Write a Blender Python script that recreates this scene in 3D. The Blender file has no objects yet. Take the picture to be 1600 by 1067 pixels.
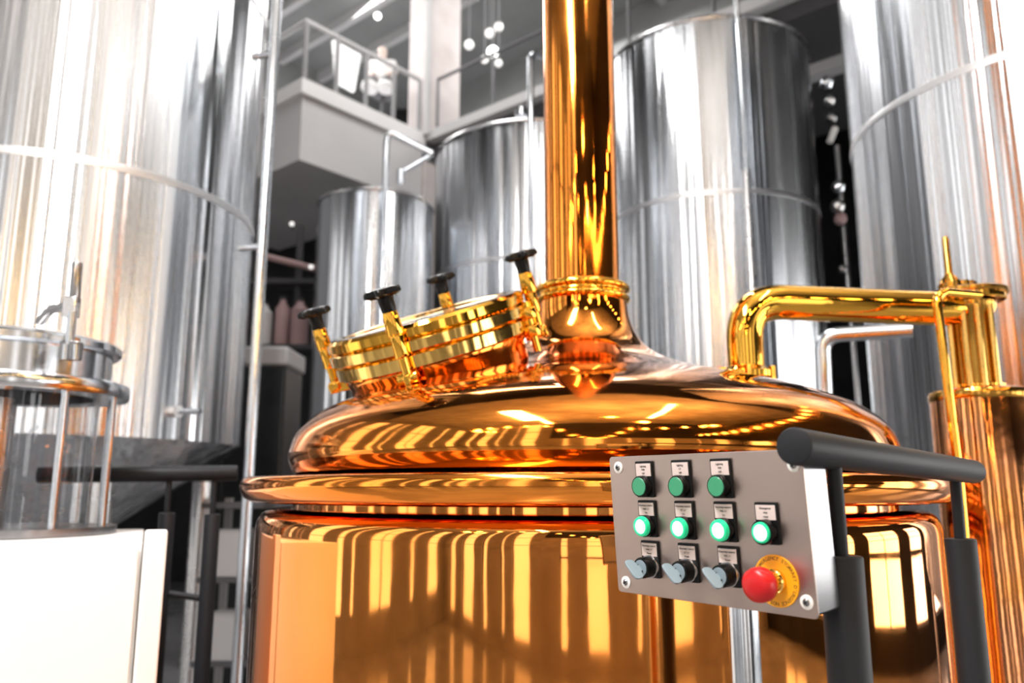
import bpy, bmesh, math, random
from mathutils import Vector, Matrix
random.seed(7)
S = bpy.context.scene
COL = S.collection
PI = math.pi

# ------------------------------------------------------------------ camera
EYE = Vector((0, 0, 1.75))
FPX = 1250.0
PITCH = math.radians(10.5)
cd = bpy.data.cameras.new('camera')
cam = bpy.data.objects.new('camera', cd)
COL.objects.link(cam)
cam.location = EYE
cam.rotation_euler = (PI / 2 + PITCH, 0, 0)
cd.sensor_width = 36
cd.lens = FPX / 1600 * 36
cd.clip_start = 0.02
cd.clip_end = 100
cd.dof.use_dof = True
cd.dof.focus_distance = 1.22
cd.dof.aperture_fstop = 3.2
cd.dof.aperture_blades = 7
S.camera = cam

# ------------------------------------------------------------------ world, lamps, exposure
w = bpy.data.worlds.new('world')
S.world = w
w.use_nodes = True
w.node_tree.nodes['Background'].inputs[0].default_value = (0.5, 0.53, 0.58, 1)
w.node_tree.nodes['Background'].inputs[1].default_value = 0.25
S.view_settings.view_transform = 'Standard'
S.view_settings.look = 'None'
S.view_settings.exposure = 0.0
S.view_settings.gamma = 1.0
S.view_settings.use_curve_mapping = False
try:
    S.cycles.use_denoising = True
    S.cycles.max_bounces = 10
    S.cycles.transmission_bounces = 10
    S.cycles.sample_clamp_indirect = 8
except Exception:
    pass

WHITE = (1.0, 0.97, 0.95)
WARM = (1.0, 0.60, 0.22)
WIN_R, WIN_L, WIN_B = 6.5, 1.9, 1.7      # radiance of the daylight behind the window panes


def area(name, loc, target, sx, sy, power, col=WHITE):
    l = bpy.data.lights.new(name, 'AREA')
    l.shape = 'RECTANGLE'
    l.size, l.size_y = sx, sy
    l.energy = power
    l.color = col
    o = bpy.data.objects.new(name, l)
    COL.objects.link(o)
    o.location = loc
    d = Vector(target) - Vector(loc)
    o.rotation_euler = d.to_track_quat('-Z', 'Y').to_euler()
    return o


def point(name, loc, power, rad=0.04, col=WARM):
    l = bpy.data.lights.new(name, 'POINT')
    l.energy = power
    l.color = col
    l.shadow_soft_size = rad
    o = bpy.data.objects.new(name, l)
    COL.objects.link(o)
    o.location = loc
    return o


# added strip lights brighten dome and cabinet; festoon lamps hang over the brewing floor
area('added_strip_light', (-1.2, -0.6, 5.6), (-1.2, 0.2, 0), 0.16, 3.0, 70, (1, .93, .86))
area('added_strip_light', (1.6, 0.2, 5.8), (1.6, .4, 0), 0.16, 3.0, 70, (1, .93, .86))
area('added_strip_light', (0.2, 4.4, 6.3), (0.2, 4.4, 0), 0.2, 2.4, 60, (1, .98, .95))
area('added_strip_light', (-1.1, 0.3, 4.8), (-1.25, 2.0, 1), 0.3, 1.6, 190, (1, .98, .96))  # added light aimed at the white cabinet to brighten it
for i in range(26):
    t = i / 25
    x = -2.6 + 5.2 * t
    point('festoon_lamp', (x, -1.6 + 1.5 * math.sin(t * 9), 4.3 - 0.9 * abs(math.sin(t * PI * 3))), 5, 0.045)
for i in range(14):
    t = i / 13
    point('festoon_lamp', (2.9 - 0.4 * t, -2.0 + 5.0 * t, 3.9 - 0.5 * math.sin(t * PI)), 5, 0.045)
point('festoon_lamp', (.35, .35, 3.6), 16, 0.06)
point('festoon_lamp', (.75, .1, 3.3), 16, 0.06)
for ux, uy in ((-2.5, -2.5), (2.2, -2.0), (.4, .8), (3.2, 1.6)):
    area('added_uplight', (ux, uy, 6.6), (ux, uy, 9), .8, .8, 140, (1, .93, .86))  # added to light the unseen ceiling that the dome mirrors
# added area lights that brighten the upper gallery and its edge
area('added_gallery_light', (-3.6, 11.5, 9.6), (-3.0, 11.0, 6), 2.5, 2.5, 220)
area('added_gallery_light', (1.2, 11.6, 9.6), (.6, 11.0, 6), 2.5, 2.0, 140)
area('added_court_light', (-1.2, 7.2, 10.4), (-2.2, 10, 6), 3.0, 2.0, 240)

# ------------------------------------------------------------------ pixel -> world helpers (pixels of the 1600x1067 photo, at a forward distance Y)
FW = Vector((0, math.cos(PITCH), math.sin(PITCH)))
UP = Vector((0, -math.sin(PITCH), math.cos(PITCH)))


def ray(px, py):
    return FW + Vector((1, 0, 0)) * ((px - 800) / FPX) + UP * ((533.5 - py) / FPX)


def at(px, py, Y):
    r = ray(px, py)
    return EYE + r * (Y / r.y)


# ------------------------------------------------------------------ materials
M = {}


def inp(n, names, val):
    for k in ([names] if isinstance(names, str) else names):
        if k in n.inputs:
            n.inputs[k].default_value = val
            return


def mat(name, col, rough=0.5, metal=0.0, emit=None, estr=0.0, trans=0.0, ior=1.45, bump=0.0, bscale=30.0, rvar=0.0, rscale=6.0, cvar=None, cscale=4.0, coat=0.0, spec=None):
    m = bpy.data.materials.new(name)
    m.use_nodes = True
    nt = m.node_tree
    b = nt.nodes['Principled BSDF']
    inp(b, 'Base Color', (*col, 1))
    inp(b, 'Roughness', rough)
    inp(b, 'Metallic', metal)
    inp(b, 'IOR', ior)
    inp(b, ('Transmission Weight', 'Transmission'), trans)
    inp(b, ('Coat Weight', 'Clearcoat'), coat)
    if spec is not None:
        inp(b, ('Specular IOR Level', 'Specular'), spec)
    if emit:
        inp(b, ('Emission Color', 'Emission'), (*emit, 1))
        inp(b, 'Emission Strength', estr)
    tc = nt.nodes.new('ShaderNodeTexCoord')
    if bump:
        nz = nt.nodes.new('ShaderNodeTexNoise')
        nz.inputs['Scale'].default_value = bscale
        nz.inputs['Detail'].default_value = 3
        nt.links.new(tc.outputs['Object'], nz.inputs['Vector'])
        bp = nt.nodes.new('ShaderNodeBump')
        bp.inputs['Strength'].default_value = bump
        bp.inputs['Distance'].default_value = 0.02
        nt.links.new(nz.outputs['Fac'], bp.inputs['Height'])
        nt.links.new(bp.outputs['Normal'], b.inputs['Normal'])
    if rvar:
        nz = nt.nodes.new('ShaderNodeTexNoise')
        nz.inputs['Scale'].default_value = rscale
        nz.inputs['Detail'].default_value = 5
        nt.links.new(tc.outputs['Object'], nz.inputs['Vector'])
        mr = nt.nodes.new('ShaderNodeMapRange')
        mr.inputs['From Min'].default_value = 0.3
        mr.inputs['From Max'].default_value = 0.7
        mr.inputs['To Min'].default_value = max(0.0, rough - rvar)
        mr.inputs['To Max'].default_value = rough + rvar
        nt.links.new(nz.outputs['Fac'], mr.inputs['Value'])
        nt.links.new(mr.outputs['Result'], b.inputs['Roughness'])
    if cvar:
        nz = nt.nodes.new('ShaderNodeTexNoise')
        nz.inputs['Scale'].default_value = cscale
        nz.inputs['Detail'].default_value = 6
        nt.links.new(tc.outputs['Object'], nz.inputs['Vector'])
        cr = nt.nodes.new('ShaderNodeValToRGB')
        cr.color_ramp.elements[0].position = 0.35
        cr.color_ramp.elements[1].position = 0.65
        cr.color_ramp.elements[0].color = (*col, 1)
        cr.color_ramp.elements[1].color = (*cvar, 1)
        nt.links.new(nz.outputs['Fac'], cr.inputs['Fac'])
        nt.links.new(cr.outputs['Color'], b.inputs['Base Color'])
    M[name] = m
    return m


def brushed(name, col, rough, streak, aniso=0.8, freq=9.0, rv=0.08):
    """sheet steel rolled into a shell: vertical ripples (noise stretched along Z) and a circumferential grain"""
    m = mat(name, col, rough, 1.0)
    nt = m.node_tree
    b = nt.nodes['Principled BSDF']
    inp(b, 'Anisotropic', aniso)
    inp(b, 'Anisotropic Rotation', 0.25)
    tg = nt.nodes.new('ShaderNodeTangent')
    tg.direction_type = 'RADIAL'
    tg.axis = 'Z'
    nt.links.new(tg.outputs['Tangent'], b.inputs['Tangent'])
    tc = nt.nodes.new('ShaderNodeTexCoord')
    mp = nt.nodes.new('ShaderNodeMapping')
    mp.inputs['Scale'].default_value = (1, 1, 0.006)
    nt.links.new(tc.outputs['Object'], mp.inputs['Vector'])
    nz = nt.nodes.new('ShaderNodeTexNoise')
    nz.inputs['Scale'].default_value = freq
    nz.inputs['Detail'].default_value = 3
    nz.inputs['Roughness'].default_value = 0.5
    nt.links.new(mp.outputs['Vector'], nz.inputs['Vector'])
    bp = nt.nodes.new('ShaderNodeBump')
    bp.inputs['Strength'].default_value = streak
    bp.inputs['Distance'].default_value = 0.05
    nt.links.new(nz.outputs['Fac'], bp.inputs['Height'])
    nt.links.new(bp.outputs['Normal'], b.inputs['Normal'])
    mr = nt.nodes.new('ShaderNodeMapRange')
    mr.inputs['From Min'].default_value = 0.3
    mr.inputs['From Max'].default_value = 0.7
    mr.inputs['To Min'].default_value = max(0.02, rough - rv)
    mr.inputs['To Max'].default_value = rough + rv
    nt.links.new(nz.outputs['Fac'], mr.inputs['Value'])
    nt.links.new(mr.outputs['Result'], b.inputs['Roughness'])
    return m


mat('copper', (0.93, 0.33, 0.055), 0.075, 1.0, bump=0.05, bscale=5, rvar=0.055, rscale=5, cvar=(0.88, 0.28, 0.04), cscale=3)
mat('copper_wall', (0.94, 0.36, 0.085), 0.045, 1.0, bump=0.03, bscale=4, rvar=0.035, rscale=3, cvar=(0.9, 0.31, 0.06), cscale=3)
mat('copper_worn', (0.85, 0.33, 0.09), 0.10, 1.0, bump=0.08, bscale=7, rvar=0.06, cvar=(0.6, 0.27, 0.15), cscale=5)
mat('brass', (0.94, 0.50, 0.07), 0.06, 1.0, bump=0.03, bscale=9, rvar=0.03)
mat('brass_pale', (0.93, 0.60, 0.17), 0.08, 1.0, bump=0.02, bscale=9)
mat('brass_dark', (0.50, 0.26, 0.05), 0.16, 1.0, bump=0.05, bscale=12, rvar=0.05)
mat('steel', (0.68, 0.72, 0.77), 0.18, 1.0, rvar=0.05)
mat('steel_satin', (0.70, 0.70, 0.71), 0.28, 1.0, rvar=0.05)
mat('steel_dark', (0.30, 0.30, 0.31), 0.25, 1.0)
brushed('tank_steel', (0.745, 0.77, 0.805), 0.22, 0.55, aniso=0.95, freq=6.5)
brushed('tank_steel_far', (0.745, 0.77, 0.805), 0.21, 0.6, aniso=0.95, freq=7.5)
mat('weld', (0.62, 0.62, 0.63), 0.4, 1.0)
mat('panel_steel', (0.48, 0.385, 0.34), 0.33, 1.0, bump=0.01, bscale=60, rvar=0.05, rscale=25)  # pinkish base colour holds the copper reflected in the steel
mat('black_paint', (0.015, 0.017, 0.021), 0.48, spec=0.25, bump=0.02, bscale=300)
mat('black_plastic', (0.005, 0.0055, 0.006), 0.25, spec=0.22)
mat('black_satin', (0.007, 0.008, 0.009), 0.35, spec=0.25)
mat('dark_grey', (0.05, 0.05, 0.055), 0.6)
mat('grey_plastic', (0.30, 0.30, 0.31), 0.5)
mat('green_cap', (0.045, 0.30, 0.155), 0.35)
mat('green_lens', (0.02, 0.55, 0.26), 0.15, emit=(0.01, 0.62, 0.26), estr=0.35)
mat('lamp_glow', (0.8, 1.0, 0.9), 0.3, emit=(0.80, 1.0, 0.90), estr=2.6)
mat('lamp_pale', (0.5, 0.95, 0.75), 0.3, emit=(0.30, 0.92, 0.66), estr=0.85)
mat('red_plastic', (0.52, 0.006, 0.009), 0.32)
mat('yellow_plastic', (0.95, 0.42, 0.012), 0.4)
mat('label_card', (0.66, 0.56, 0.53), 0.5)
mat('ink', (0.015, 0.015, 0.015), 0.6)
mat('ochre_ink', (0.22, 0.085, 0.008), 0.6)
mat('washer_white', (0.82, 0.82, 0.80), 0.4)
mat('key_plastic', (0.22, 0.29, 0.34), 0.4, spec=0.4)
mat('white_enamel', (0.86, 0.86, 0.86), 0.35, bump=0.01, bscale=8)
mat('glass', (0.93, 0.94, 0.95), 0.01, trans=1.0, ior=1.28)
mat('lid_glass', (0.60, 0.61, 0.60), 0.10, coat=1.0, spec=0.8)
mat('concrete', (0.32, 0.32, 0.33), 0.16, bump=0.02, bscale=4, cvar=(0.24, 0.24, 0.245), cscale=2)
mat('wall_grey', (0.32, 0.32, 0.33), 0.8, cvar=(0.26, 0.26, 0.27), cscale=1.5)
mat('wall_mid', (0.36, 0.34, 0.33), 0.8, cvar=(0.27, 0.255, 0.245), cscale=1.5)
mat('ceiling_added_grey', (0.46, 0.45, 0.44), 0.7, cvar=(0.30, 0.29, 0.285), cscale=1.2)
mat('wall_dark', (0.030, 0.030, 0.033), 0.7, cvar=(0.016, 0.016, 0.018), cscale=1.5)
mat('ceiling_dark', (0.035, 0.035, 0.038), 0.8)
mat('timber', (0.30, 0.15, 0.055), 0.6, cvar=(0.20, 0.09, 0.03), cscale=3)
mat('plaster', (0.70, 0.70, 0.715), 0.7, cvar=(0.64, 0.64, 0.655), cscale=1)
mat('beam_white', (0.86, 0.86, 0.87), 0.5)
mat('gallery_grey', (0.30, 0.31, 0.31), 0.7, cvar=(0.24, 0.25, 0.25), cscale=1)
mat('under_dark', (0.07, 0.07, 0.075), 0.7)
mat('brick_pale', (0.72, 0.67, 0.66), 0.8, cvar=(0.64, 0.58, 0.57), cscale=3)
mat('rail_grey', (0.16, 0.16, 0.17), 0.5, 0.3)
mat('bulb', (1, 1, 1), 0.3, emit=(1, 0.98, 0.95), estr=6.0)
mat('frosted_globe', (0.9, 0.9, 0.88), 0.3, emit=(1, 0.98, 0.95), estr=0.9)
mat('glowing_white_board', (0.92, 0.92, 0.92), 0.4, emit=(1, 1, 1), estr=0.5)  # emission makes the board glow, though it is no lamp
mat('shirt', (0.85, 0.85, 0.85), 0.8)
mat('skin', (0.70, 0.58, 0.52), 0.6)
mat('trousers', (0.16, 0.16, 0.17), 0.8)
mat('pink_grey', (0.36, 0.24, 0.24), 0.6)
mat('cardboard', (0.55, 0.33, 0.22), 0.7)
mat('pale_grey', (0.55, 0.55, 0.56), 0.6)
mat('sky_right', (1, 1, 1), 0.5, emit=(1.0, 0.98, 0.96), estr=WIN_R)
mat('sky_left', (1, 1, 1), 0.5, emit=(1.0, 0.99, 0.98), estr=WIN_L)
mat('sky_back', (1, 1, 1), 0.5, emit=(1.0, 0.96, 0.92), estr=WIN_B)


# ------------------------------------------------------------------ mesh builder
class MB:
    def __init__(self):
        self.v, self.f = [], []

    def add(self, vs, fs):
        n = len(self.v)
        self.v += [Vector(a) for a in vs]
        self.f += [tuple(i + n for i in q) for q in fs]

    def box(self, c, s, mx=None):
        c = Vector(c)
        hx, hy, hz = s[0] / 2, s[1] / 2, s[2] / 2
        vs = [Vector((x, y, z)) + c for z in (-hz, hz) for (x, y) in ((-hx, -hy), (hx, -hy), (hx, hy), (-hx, hy))]
        if mx:
            vs = [mx @ a for a in vs]
        self.add(vs, [(3, 2, 1, 0), (4, 5, 6, 7), (0, 1, 5, 4), (1, 2, 6, 5), (2, 3, 7, 6), (3, 0, 4, 7)])
        return self

    def lathe(self, prof, mx=None, n=48, close=False):
        """prof: (radius, z) from bottom to top; ends with radius 0 close with a pole"""
        vs, fs, rows = [], [], []
        for r, z in prof:
            if r < 1e-7:
                rows.append([len(vs)])
                vs.append(Vector((0, 0, z)))
            else:
                rows.append(list(range(len(vs), len(vs) + n)))
                vs += [Vector((r * math.cos(2 * PI * k / n), r * math.sin(2 * PI * k / n), z)) for k in range(n)]
        pairs = list(zip(rows[:-1], rows[1:]))
        if close:
            pairs.append((rows[-1], rows[0]))
        for a, b in pairs:
            for k in range(n):
                k2 = (k + 1) % n
                if len(a) == 1 and len(b) == 1:
                    continue
                if len(a) == 1:
                    fs.append((a[0], b[k2], b[k]))
                elif len(b) == 1:
                    fs.append((a[k], a[k2], b[0]))
                else:
                    fs.append((a[k], a[k2], b[k2], b[k]))
        if mx:
            vs = [mx @ a for a in vs]
        self.add(vs, fs)
        return self

    def cyl(self, p0, p1, r0, r1=None, n=24, bev=0.0):
        r1 = r0 if r1 is None else r1
        p0, p1 = Vector(p0), Vector(p1)
        L = (p1 - p0).length
        mx = frame(p0, p1 - p0)
        if bev:
            prof = [(0, 0), (r0 - bev, 0), (r0 - bev * .3, bev * .3), (r0, bev), (r1, L - bev), (r1 - bev * .3, L - bev * .3), (r1 - bev, L), (0, L)]
        else:
            prof = [(0, 0), (r0, 0), (r1, L), (0, L)]
        return self.lathe(prof, mx, n)

    def tube(self, pts, r, n=16, cap=True):
        pts = [Vector(p) for p in pts]
        up = None
        vs, fs = [], []
        N = len(pts)
        for i, p in enumerate(pts):
            t = (pts[min(i + 1, N - 1)] - pts[max(i - 1, 0)]).normalized()
            if up is None:
                up = Vector((0, 0, 1)) if abs(t.z) < .9 else Vector((1, 0, 0))
            s = t.cross(up).normalized()
            up = s.cross(t).normalized()
            rr = r[i] if isinstance(r, (list, tuple)) else r
            vs += [p + (s * math.cos(2 * PI * k / n) + up * math.sin(2 * PI * k / n)) * rr for k in range(n)]
        for i in range(N - 1):
            for k in range(n):
                k2 = (k + 1) % n
                fs.append((i * n + k2, i * n + k, (i + 1) * n + k, (i + 1) * n + k2))
        if cap:
            fs.append(tuple(range(n)))
            fs.append(tuple(reversed(range((N - 1) * n, N * n))))
        self.add(vs, fs)
        return self

    def prism(self, poly, z0, z1, mx=None):
        n = len(poly)
        vs = [Vector((x, y, z)) for z in (z0, z1) for x, y in poly]
        if mx:
            vs = [mx @ a for a in vs]
        fs = [tuple(reversed(range(n))), tuple(range(n, 2 * n))]
        fs += [(k, (k + 1) % n, n + (k + 1) % n, n + k) for k in range(n)]
        self.add(vs, fs)
        return self

    def build(self, name, material, parent=None, bevel=0.0, smooth=True, seg=2):
        me = bpy.data.meshes.new(name)
        org = Vector((0, 0, 0))
        if parent is None and self.v:
            xs = [a.x for a in self.v]; ys = [a.y for a in self.v]; zs = [a.z for a in self.v]
            org = Vector(((min(xs) + max(xs)) / 2, (min(ys) + max(ys)) / 2, min(zs)))
        elif parent is not None:
            org = ORG.get(parent.name, Vector((0, 0, 0)))
        me.from_pydata([a - org for a in self.v], [], self.f)
        bm = bmesh.new()
        bm.from_mesh(me)
        bmesh.ops.recalc_face_normals(bm, faces=bm.faces)
        bm.to_mesh(me)
        bm.free()
        if smooth:
            me.polygons.foreach_set('use_smooth', [True] * len(me.polygons))
            me.set_sharp_from_angle(angle=math.radians(38))
        me.materials.append(M[material] if isinstance(material, str) else material)
        o = bpy.data.objects.new(name, me)
        COL.objects.link(o)
        if parent is None:
            o.location = org
            ORG[o.name] = org
        else:
            o.parent = parent
            ORG[o.name] = org
        if bevel:
            b = o.modifiers.new('bevel', 'BEVEL')
            b.width = bevel
            b.segments = seg
            b.limit_method = 'ANGLE'
        return o


ORG = {}


def frame(p, d, roll_ref=None):
    """matrix with origin p, Z along d"""
    z = Vector(d).normalized()
    ref = Vector(roll_ref) if roll_ref is not None else (Vector((1, 0, 0)) if abs(z.x) < .9 else Vector((0, 1, 0)))
    y = z.cross(ref).normalized()
    x = y.cross(z)
    return Matrix(((x.x, y.x, z.x, p[0]), (x.y, y.y, z.y, p[1]), (x.z, y.z, z.z, p[2]), (0, 0, 0, 1)))


def tag(o, label, cat, group=None):
    o['label'] = label
    o['category'] = cat
    if group:
        o['group'] = group
    return o


def thing(name, label, cat, loc, group=None):
    o = bpy.data.objects.new(name, None)
    o.empty_display_size = 0.1
    COL.objects.link(o)
    o.location = loc
    ORG[o.name] = Vector(loc)
    return tag(o, label, cat, group)


def struct(name, mb, material, bevel=0.0):
    o = mb.build(name, material, None, bevel, smooth=False)
    o['kind'] = 'structure'
    return o


def arc(c, r, a0, a1, u, v, n=10):
    return [Vector(c) + Vector(u) * (r * math.cos(a0 + (a1 - a0) * k / n)) + Vector(v) * (r * math.sin(a0 + (a1 - a0) * k / n)) for k in range(n + 1)]


def bend(pts, rad, n=8):
    """polyline with rounded corners"""
    pts = [Vector(p) for p in pts]
    out = [pts[0]]
    for a, b, c in zip(pts[:-2], pts[1:-1], pts[2:]):
        d0, d1 = (a - b).normalized(), (c - b).normalized()
        ang = d0.angle(d1)
        L = min(rad / math.tan(ang / 2), (a - b).length * .49, (c - b).length * .49)
        s, e = b + d0 * L, b + d1 * L
        for k in range(n + 1):
            t = k / n
            out.append(s * (1 - t) ** 2 + b * (2 * t * (1 - t)) + e * t ** 2)
    out.append(pts[-1])
    return out


def text_mesh(lines, size, mx, name, material, parent, leading=1.25):
    """flat lettering laid out in the XY plane of mx, centred"""
    mb = MB()
    for i, (s, k) in enumerate(lines):
        cu = bpy.data.curves.new('t', 'FONT')
        cu.body = s
        cu.size = size * k
        cu.offset = .00009
        cu.align_x = 'CENTER'
        cu.align_y = 'CENTER'
        cu.resolution_u = 2
        to = bpy.data.objects.new('t', cu)
        COL.objects.link(to)
        bpy.context.view_layer.update()
        me = bpy.data.meshes.new_from_object(to.evaluated_get(bpy.context.evaluated_depsgraph_get()))
        off = Vector((0, ((len(lines) - 1) / 2 - i) * size * leading, 0))
        mb.add([mx @ (a.co + off) for a in me.vertices], [tuple(p.vertices) for p in me.polygons])
        bpy.data.objects.remove(to)
        bpy.data.curves.remove(cu)
        bpy.data.meshes.remove(me)
    return mb.build(name, material, parent, smooth=False)


# ================================================================== THE HALL
X0, X1, Y0, Y1, ZC = -8.0, 8.0, -5.5, 16.0, 11.0
struct('floor', MB().box(((X0 + X1) / 2, (Y0 + Y1) / 2, -0.1), (X1 - X0 + .6, Y1 - Y0 + .6, 0.2)), 'concrete')
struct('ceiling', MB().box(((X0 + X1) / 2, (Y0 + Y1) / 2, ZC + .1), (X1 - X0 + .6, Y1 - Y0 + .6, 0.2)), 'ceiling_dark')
struct('ceiling_added', MB().box(((X0 + X1) / 2, (Y0 + 3.4) / 2, 8.6), (X1 - X0, 3.4 - Y0, .16)), 'ceiling_added_grey')  # unseen ceiling added so the copper dome mirrors a brighter surface
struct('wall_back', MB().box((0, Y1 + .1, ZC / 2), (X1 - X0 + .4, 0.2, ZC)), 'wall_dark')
WN = [0]


def window_wall(name, axis, pos, lo, hi, holes, wmat, skymat, z0, z1, span=None):
    """wall on axis 'x' or 'y' at pos, running lo..hi, pierced by holes (a, b) between z0 and z1"""
    mb = MB()
    t = 0.25
    if span:
        lo, hi = span

    def blk(a, b, za, zb):
        if b - a < 1e-4:
            return
        if axis == 'y':
            mb.box(((a + b) / 2, pos, (za + zb) / 2), (b - a, t, zb - za))
        else:
            mb.box((pos, (a + b) / 2, (za + zb) / 2), (t, b - a, zb - za))
    cur = lo
    for a, b in holes:
        blk(cur, a, 0, ZC)
        blk(a, b, 0, z0)
        blk(a, b, z1, ZC)
        cur = b
    blk(cur, hi, 0, ZC)
    struct(name, mb, wmat)
    sg = 1 if pos > 0 else -1
    for a, b in holes:
        WN[0] += 1
        fr, pn = MB(), MB()
        c, wd, hz, zc = (a + b) / 2, b - a, z1 - z0, (z0 + z1) / 2

        def put(m, u, z, du, dz, d, off):
            if axis == 'y':
                m.box((u, pos + off * sg, z), (du, d, dz))
            else:
                m.box((pos + off * sg, u, z), (d, du, dz))
        nx = max(1, round(wd / .8))
        for k in range(nx + 1):
            put(fr, a + wd * k / nx, zc, .06, hz, .06, 0)
        for k in range(5):
            put(fr, c, z0 + hz * k / 4, wd, .06, .06, 0)
        put(pn, c, zc, wd, hz, .02, .08)
        f = struct('window_%d' % WN[0], fr, 'black_satin')
        pn.build('pane', skymat, f, smooth=False)


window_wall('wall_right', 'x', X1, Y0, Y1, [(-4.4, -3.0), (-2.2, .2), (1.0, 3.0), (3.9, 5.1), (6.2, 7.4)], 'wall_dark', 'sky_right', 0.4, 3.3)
window_wall('wall_left', 'x', X0, Y0, Y1, [(-5.0, -4.2), (-3.3, -3.0), (-1.9, -.6), (.3, .5), (1.0, 1.4), (2.3, 3.4), (4.8, 5.2)], 'wall_grey', 'sky_left', 0.4, 8.0)
window_wall('wall_front', 'y', Y0, X0, X1, [(-7.4, -6.9), (-6.4, -5.6), (-5.1, -4.8), (-4.1, -3.9), (-3.5, -2.7)], 'wall_mid', 'sky_left', 0.15, 8.5, (X0, -2.2))
window_wall('wall_front_right', 'y', Y0, X0, X1, [(-1.5, -1.2), (-.5, .3), (1.3, 1.5), (2.6, 3.6), (4.8, 5.0), (6.0, 7.0)], 'wall_mid', 'sky_back', 0.15, 4.2, (-2.2, X1))

# dark board added out of view so the chimney mirrors less light
struct('trim_added_dark', MB().box((2.9, Y0 + .16, 6.4), (10.0, .06, 4.1)), 'wall_dark')

# ------------------------------------------------------------------ upper gallery, an L around the court
GI = Vector((-1.27, 11.0, 0))
ga = math.radians(-40.5)
GX = Vector((math.cos(ga), math.sin(ga), 0))
GY = Vector((-math.sin(ga), math.cos(ga), 0))
GM = Matrix(((GX.x, GY.x, 0, GI.x), (GX.y, GY.y, 0, GI.y), (0, 0, 1, 0), (0, 0, 0, 1)))
ZG = 6.90


def gbox(x0, x1, y0, y1, z0, z1, mb=None):
    mb = mb or MB()
    return mb.box(((x0 + x1) / 2, (y0 + y1) / 2, (z0 + z1) / 2), (x1 - x0, y1 - y0, z1 - z0), GM)


struct('trim_1', gbox(-.14, 0, -2.14, 0, ZG - .2, ZG, gbox(-4.2, -.14, -2.14, -2.0, ZG - .2, ZG)), 'beam_white')
struct('trim_2', gbox(0, 7.2, 0, .16, ZG - .12, ZG + .02), 'pale_grey')
g = MB()
gbox(-4.2, -.14, -2.0, 3.2, ZG - .18, ZG - .02, g)
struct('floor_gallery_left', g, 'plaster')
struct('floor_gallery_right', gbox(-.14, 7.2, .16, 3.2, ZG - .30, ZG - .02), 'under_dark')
struct('wall_bulkhead', gbox(-3.6, -.05, -2.09, -.02, ZG - 1.08, ZG - .2), 'plaster')
struct('wall_gallery_rear', gbox(-4.2, 7.2, 3.2, 3.4, ZG, ZC, gbox(-4.4, -4.2, -2.0, 3.4, ZG, ZC)), 'gallery_grey')
struct('ceiling_gallery', gbox(-4.2, 7.2, .3, 3.2, ZG + 2.9, ZG + 3.05, gbox(-4.2, -.3, -2.0, .3, ZG + 2.9, ZG + 3.05)), 'gallery_grey')
g = MB()
for k in range(4):
    gbox(-4.2, 0, -1.7 + k * .9, -1.58 + k * .9, ZG + 2.72, ZG + 2.9, g)
struct('trim_3', g, 'pale_grey')
g = MB()
for k in range(5):
    gbox(.9 + k * 1.3, 1.02 + k * 1.3, .3, 3.2, ZG + 2.72, ZG + 2.9, g)
struct('trim_4', g, 'pale_grey')
struct('trim_5', gbox(2.2, 7.2, 1.2, 1.42, ZG - .42, ZG - .30), 'pale_grey')

col = thing('column', 'pale square column rising at the inner corner of the gallery', 'column', GM @ Vector((-.2, .3, 0)))
gbox(-.42, -.02, .02, .72, 0, ZC - .01).build('shaft', 'brick_pale', col)
gbox(-.44, 0.0, 0, .74, ZG - .4, ZG - .0).build('base_band', 'rail_grey', col)
MB().cyl(GM @ Vector((.05, -.03, ZG - .05)), GM @ Vector((.05, -.03, ZC - .02)), .05, n=16).build('downpipe', 'pale_grey', col)

rl = thing('gallery_railing', 'grey post railing along the left gallery edge behind the bright edge beam', 'railing', GM @ Vector((-.1, -1, ZG)))
for k in range(5):
    MB().cyl(GM @ Vector((-.08, -2.06 + .5 * k, ZG)), GM @ Vector((-.08, -2.06 + .5 * k, ZG + .84)), .032, n=10).build('post', 'grey_plastic', rl)
MB().tube([GM @ Vector((-3.6, -2.06, ZG + .85)), GM @ Vector((-.08, -2.06, ZG + .85)), GM @ Vector((-.08, -.05, ZG + .85))], .035, 10).build('top_rail', 'pale_grey', rl)
rl = thing('gallery_railing', 'dark thin railing along the right gallery edge beside the column', 'railing', GM @ Vector((2, .1, ZG)))
for k in range(6):
    MB().cyl(GM @ Vector((.16 + 1.1 * k, .08, ZG)), GM @ Vector((.16 + 1.1 * k, .08, ZG + .82)), .022, n=10).build('post', 'rail_grey', rl)
MB().tube([GM @ Vector((.16, .08, ZG + .83)), GM @ Vector((6.4, .08, ZG + .83))], .026, 10).build('top_rail', 'rail_grey', rl)

# bright board, seated figure and lamps of the gallery
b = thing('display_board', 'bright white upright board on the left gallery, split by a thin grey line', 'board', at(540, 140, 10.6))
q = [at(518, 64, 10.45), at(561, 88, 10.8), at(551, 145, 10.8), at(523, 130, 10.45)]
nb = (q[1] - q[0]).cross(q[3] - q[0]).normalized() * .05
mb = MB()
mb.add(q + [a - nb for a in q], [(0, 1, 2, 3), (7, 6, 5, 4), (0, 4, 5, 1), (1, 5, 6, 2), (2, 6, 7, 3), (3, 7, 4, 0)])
mb.build('board_face', 'glowing_white_board', b)
MB().cyl(at(519, 86, 10.42), at(557, 118, 10.76), .012, n=8).build('dividing_line', 'grey_plastic', b)


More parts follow.
